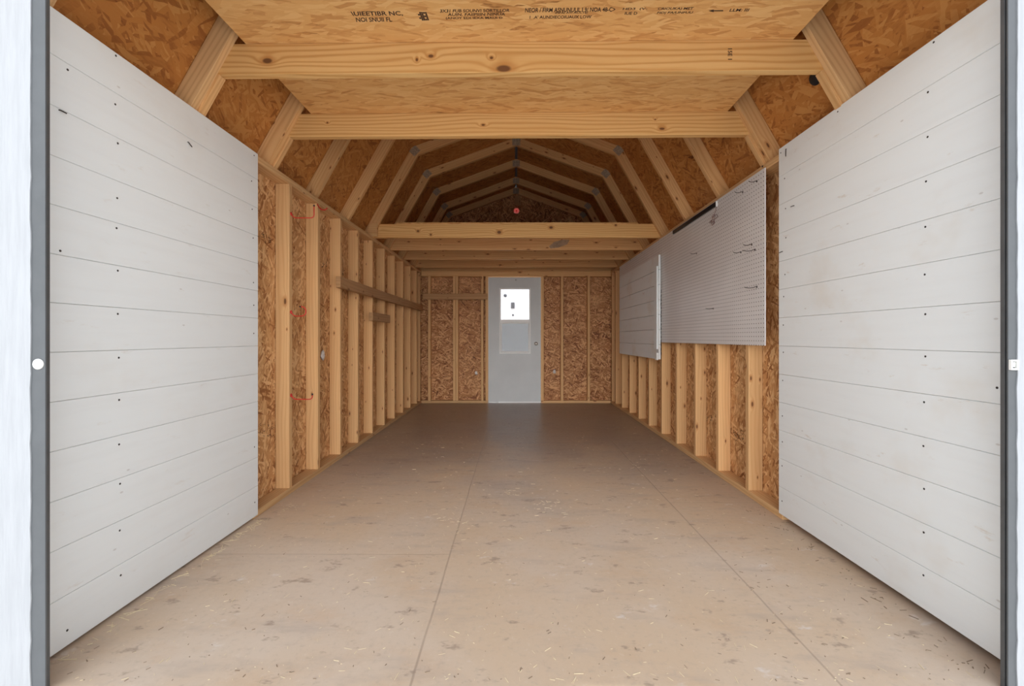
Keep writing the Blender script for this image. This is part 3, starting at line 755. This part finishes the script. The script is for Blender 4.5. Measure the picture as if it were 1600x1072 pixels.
MB().box(hx-.018, hx-.0005, ya+.005, ya+.06, z0-.005, z0+.065).build('corner_block', M['plug'], hp, bevel=.002)
b = MB()
for i in range(16):
    zz = z0 + .06 + i*.04; b.blob((hx+.024, ya-.003, zz), (.003,.005,.016), i, 6, 4)
b.build('hinge_strip', M['greydark'], hp)

# ------------------------------------------------------------------ red hooks, plugs
def ladder_hook(y, z, L, up, label, curl=False, xs=XL):
    b = MB(); pts = [(xs-.004, y, z+.03), (xs+.006, y, z+.02), (xs+.016, y, z+.006), (xs+.03, y, z)]
    pts += [(xs+.03+(L-.05)*i/4, y, z) for i in range(1,5)]
    if curl:
        for i in range(1,9):
            a = -math.pi/2 + math.pi*1.05*i/8; pts.append((xs+L-.02+.03*math.cos(a), y, z+.03+.03*math.sin(a)))
    else:
        for i in range(1,5):
            a = -math.pi/2 + math.pi/2*i/4; pts.append((xs+L-.02+.02*math.cos(a), y, z+.02+.02*math.sin(a)))
        pts.append((xs+L, y, z+up))
    h = empty('utility_hook', (xs, y, z)); tag(h, label, 'hook', 'red hooks on the left wall')
    b.tube(pts, .0033, 9).build('bent_rod', M['red'], h)
    e = V(pts[-1]); e2 = V(pts[-2]); t = (e-e2).normalized()
    MB().tube([e-t*.004, e+t*.006], .005, 9).build('end_cap', M['black'], h)
    MB().lathe((xs+.0005, y, z+.025), (1,0,0), [(0,.011),(.004,.011),(.006,.006)], 12).build('screw_collar', M['red'], h)
yh = 2.75
ladder_hook(yh, Z(340.5,yh), .145, .075, 'long red hook high on the left wall beside the rafter foot')
ladder_hook(yh, Z(494,yh), .085, .04, 'small curled red hook at mid height on the first left stud', True)
ladder_hook(yh, Z(624,yh), .135, .03, 'low red hook on the first left stud, nearest the floor')
pl = [(X(498,3.1)+.02, 3.12, Z(320,3.1)), (X(498,3.1)+.026, 3.12, Z(325,3.1)), (X(503,3.1)+.028, 3.12, Z(328,3.1)), (X(509,3.1)+.02, 3.12, Z(328,3.1)), (X(513,3.1)+.02, 3.12, Z(325.5,3.1))]
h = MB().tube([(XL-.002, 3.12, Z(319,3.12)), (XL+.012, 3.12, Z(324,3.12)), (XL+.03, 3.12, Z(328,3.12)), (XL+.055, 3.12, Z(328,3.12)), (XL+.07, 3.12, Z(325,3.12))], .0042, 9).build('utility_hook', M['red'])
tag(h, 'small red hook on the left top plate behind the long one', 'hook', 'red hooks on the left wall')
def foam(px, py, y, label, r=.022):
    o = MB().blob((X(px,y), y-.012, Z(py,y)), (r, .011, r*1.2), int(px)); o.blob((X(px,y)+r*.6, y-.009, Z(py,y)-r*.7), (r*.6,.008,r*.6), 4)
    tag(o.build('foam_plug', M['foam']), label, 'foam plug', 'white foam plugs in the walls')
foam(744, 582.5, 6.65, 'white foam plug in the back wall left of the door'); foam(866, 580.5, 6.65, 'white foam plug in the back wall right of the door')
d = F*W0/(502.5-VX)
o = MB().blob((W0+.010, d, Z(555,d)), (.010,.03,.036), 9); tag(o.build('foam_plug', M['foam']), 'white foam plug in the left wall between second and third stud', 'foam plug', 'white foam plugs in the walls')
# black plug in the right roof slope, pink cap in the gable
a = SH[3]; nrm = V((-a.y, 0, a.x)).normalized(); base = V((XC+SH[0].x, 0, SH[0].y))
p = hit(1274, 123, base, nrm); nn = V((-abs(nrm.x), 0, -abs(nrm.z)))
tag(MB().lathe(p, nn, [(0,.030),(.006,.030),(.012,.024),(.014,.012)], 16).build('rubber_plug', M['black']), 'round black plug in the right roof slope below the front beam', 'plug')
pc = empty('pink_cap', (X(807,6.60), 6.63, Z(328,6.60))); tag(pc, 'small round pink cap let into the dark gable, daylight showing through it', 'cap')
MB().lathe((X(807,6.60), 6.649, Z(328,6.60)), (0,-1,0), [(0,.043),(.004,.043),(.010,.039)], 24).build('rim', M['pink'], pc)
MB().lathe((X(807,6.60), 6.638, Z(328,6.60)), (0,-1,0), [(0,.017),(.003,.015)], 18).build('centre', M['pinkdark'], pc)

# ------------------------------------------------------------------ straw and chips
def litter(name, n, mat, area, L, w, label, cat, clumps=(), seed=1):
    rnd = random.Random(seed); b = MB()
    def stick(x, y, l, a, t, z=0):
        c, s_ = math.cos(a), math.sin(a); q = []
        for u, v_ in ((-.5,-.5),(.5,-.5),(.5,.5),(-.5,.5)):
            q.append((x + u*l*c - v_*t*s_, y + u*l*s_ + v_*t*c))
        b.prismz(q, .0003+z, .0003+z+t*.6)
    for i in range(n):
        x, y = area(rnd); l = L[0] + (L[1]-L[0])*rnd.random()**2.5
        stick(x, y, l, rnd.uniform(0, math.pi), w*rnd.uniform(.6,1.4))
    for (cx, cy, r, k) in clumps:
        for i in range(k):
            stick(rnd.gauss(cx, r), rnd.gauss(cy, r*1.2), rnd.uniform(L[0], L[1]), rnd.uniform(0, math.pi), w, rnd.uniform(0,.006))
    tag(b.build(name, mat, origin=(0,1.2,0)), label, cat, kind='stuff')
def fa(rnd):
    y = 1.25 + 4.6*rnd.random()**1.9; return rnd.uniform(-1.33, 1.36), y
def fr_edge(rnd): return 1.40 - abs(rnd.gauss(0,.05)), rnd.uniform(1.28, 2.5)
def fl_edge(rnd): return -1.375 + abs(rnd.gauss(0,.02)), rnd.uniform(1.3, 2.36)
litter('straw', 800, M['straw'], fa, (.004,.028), .0012, 'loose straw scattered over the dusty floor', 'straw',
       ((-1.30, 2.50, .03, 22), (.20, 2.55, .05, 24), (-.02, 2.75, .04, 16), (-.35, 2.3, .10, 40), (.95,3.3,.05,8)), 2)
litter('straw', 90, M['straw'], fl_edge, (.01,.07), .0016, 'straw caught along the foot of the left white plank panel', 'straw', (), 4)
litter('wood_chips', 420, M['chip'], fa, (.003,.016), .0016, 'small dark wood chips scattered over the floor', 'debris', ((.98, 1.75, .05, 10), (1.3,1.35,.03,8)), 3)

litter('wood_chips', 60, M['chip'], fr_edge, (.004,.03), .002, 'dark crumbs along the foot of the right white plank panel', 'debris', (), 5)
# bent nails left in the plank panels
def nail(panel, xf, px, py, dx, dy):
    s_ = 1 if xf > 0 else -1; d = F*xf/(px-VX); z = Z(py, d); k = d/F
    MB().tube([(xf+s_*.004, d, z), (xf-s_*.004, d, z), (xf-s_*.006, d + dx*k*.35, z - dy*k*.6), (xf-s_*.007, d + dx*k*.7, z - dy*k)], .0020, 7).build('nail', M['screw'], panel)
for q in ((92,172,12,1),(293,222,9,5)): nail(PL, -1.402, *q)
for q in ((1229,233,-2,12),(1241,321.5,8,0),(1223,393,9,1)): nail(PR, 1.428, *q)

# ------------------------------------------------------------------ light
SKY, GLOW, SUN = .9, 4.0, 4.0
w = bpy.data.worlds.new('sky_with_added_glow'); S.world = w; w.use_nodes = True; nt = w.node_tree; nt.nodes.clear()
out = nt.nodes.new('ShaderNodeOutputWorld'); bg = nt.nodes.new('ShaderNodeBackground'); tc = nt.nodes.new('ShaderNodeTexCoord')
sp = nt.nodes.new('ShaderNodeSeparateXYZ'); nt.links.new(tc.outputs['Generated'], sp.inputs[0])
rp = nt.nodes.new('ShaderNodeValToRGB'); rp.color_ramp.elements[0].position = 0.0; rp.color_ramp.elements[0].color = C(1.0,.985,.965)
rp.color_ramp.elements[1].position = .8; rp.color_ramp.elements[1].color = C(.62,.74,.92)
nt.links.new(sp.outputs['Z'], rp.inputs[0]); nt.links.new(rp.outputs[0], bg.inputs['Color'])
def mth(op, a, b, c=None):
    n = nt.nodes.new('ShaderNodeMath'); n.operation = op
    for i, v in enumerate((a, b, c)):
        if v is None: continue
        if hasattr(v, 'is_output'): nt.links.new(v, n.inputs[i])
        else: n.inputs[i].default_value = v
    return n.outputs[0]
# low sky glow in front of the shed, added to carry light deep inside
ang = nt.nodes.new('ShaderNodeVectorMath'); ang.operation = 'DOT_PRODUCT'; nt.links.new(tc.outputs['Generated'], ang.inputs[0]); ang.inputs[1].default_value = V((0,-1,.22)).normalized()
gl = mth('POWER', mth('MAXIMUM', ang.outputs['Value'], 0.0), 9.0)
nt.links.new(mth('MULTIPLY_ADD', gl, GLOW, SKY), bg.inputs['Strength'])
nt.links.new(bg.outputs[0], out.inputs[0])
sun = bpy.data.lights.new('sun', 'SUN'); sun.energy = SUN; sun.angle = math.radians(3); sun.color = (1,.985,.96)
so = bpy.data.objects.new('sun', sun); COL.objects.link(so)
so.rotation_euler = V((-1, .0, -1.3)).to_track_quat('-Z', 'Y').to_euler()

# ------------------------------------------------------------------ camera
cam = bpy.data.cameras.new('camera'); cam.sensor_width = 36; cam.lens = F/1600*36
cam.shift_x = -5/1600; cam.shift_y = -8/1600; cam.clip_start = .02
co = bpy.data.objects.new('camera', cam); COL.objects.link(co); co.location = (0,0,H); co.rotation_euler = (math.radians(90),0,0)
S.camera = co
S.view_settings.view_transform = 'Standard'; S.view_settings.look = 'None'; S.view_settings.gamma = 1; S.view_settings.use_curve_mapping = False
S.view_settings.exposure = .95
S.cycles.max_bounces = 10; S.cycles.diffuse_bounces = 8
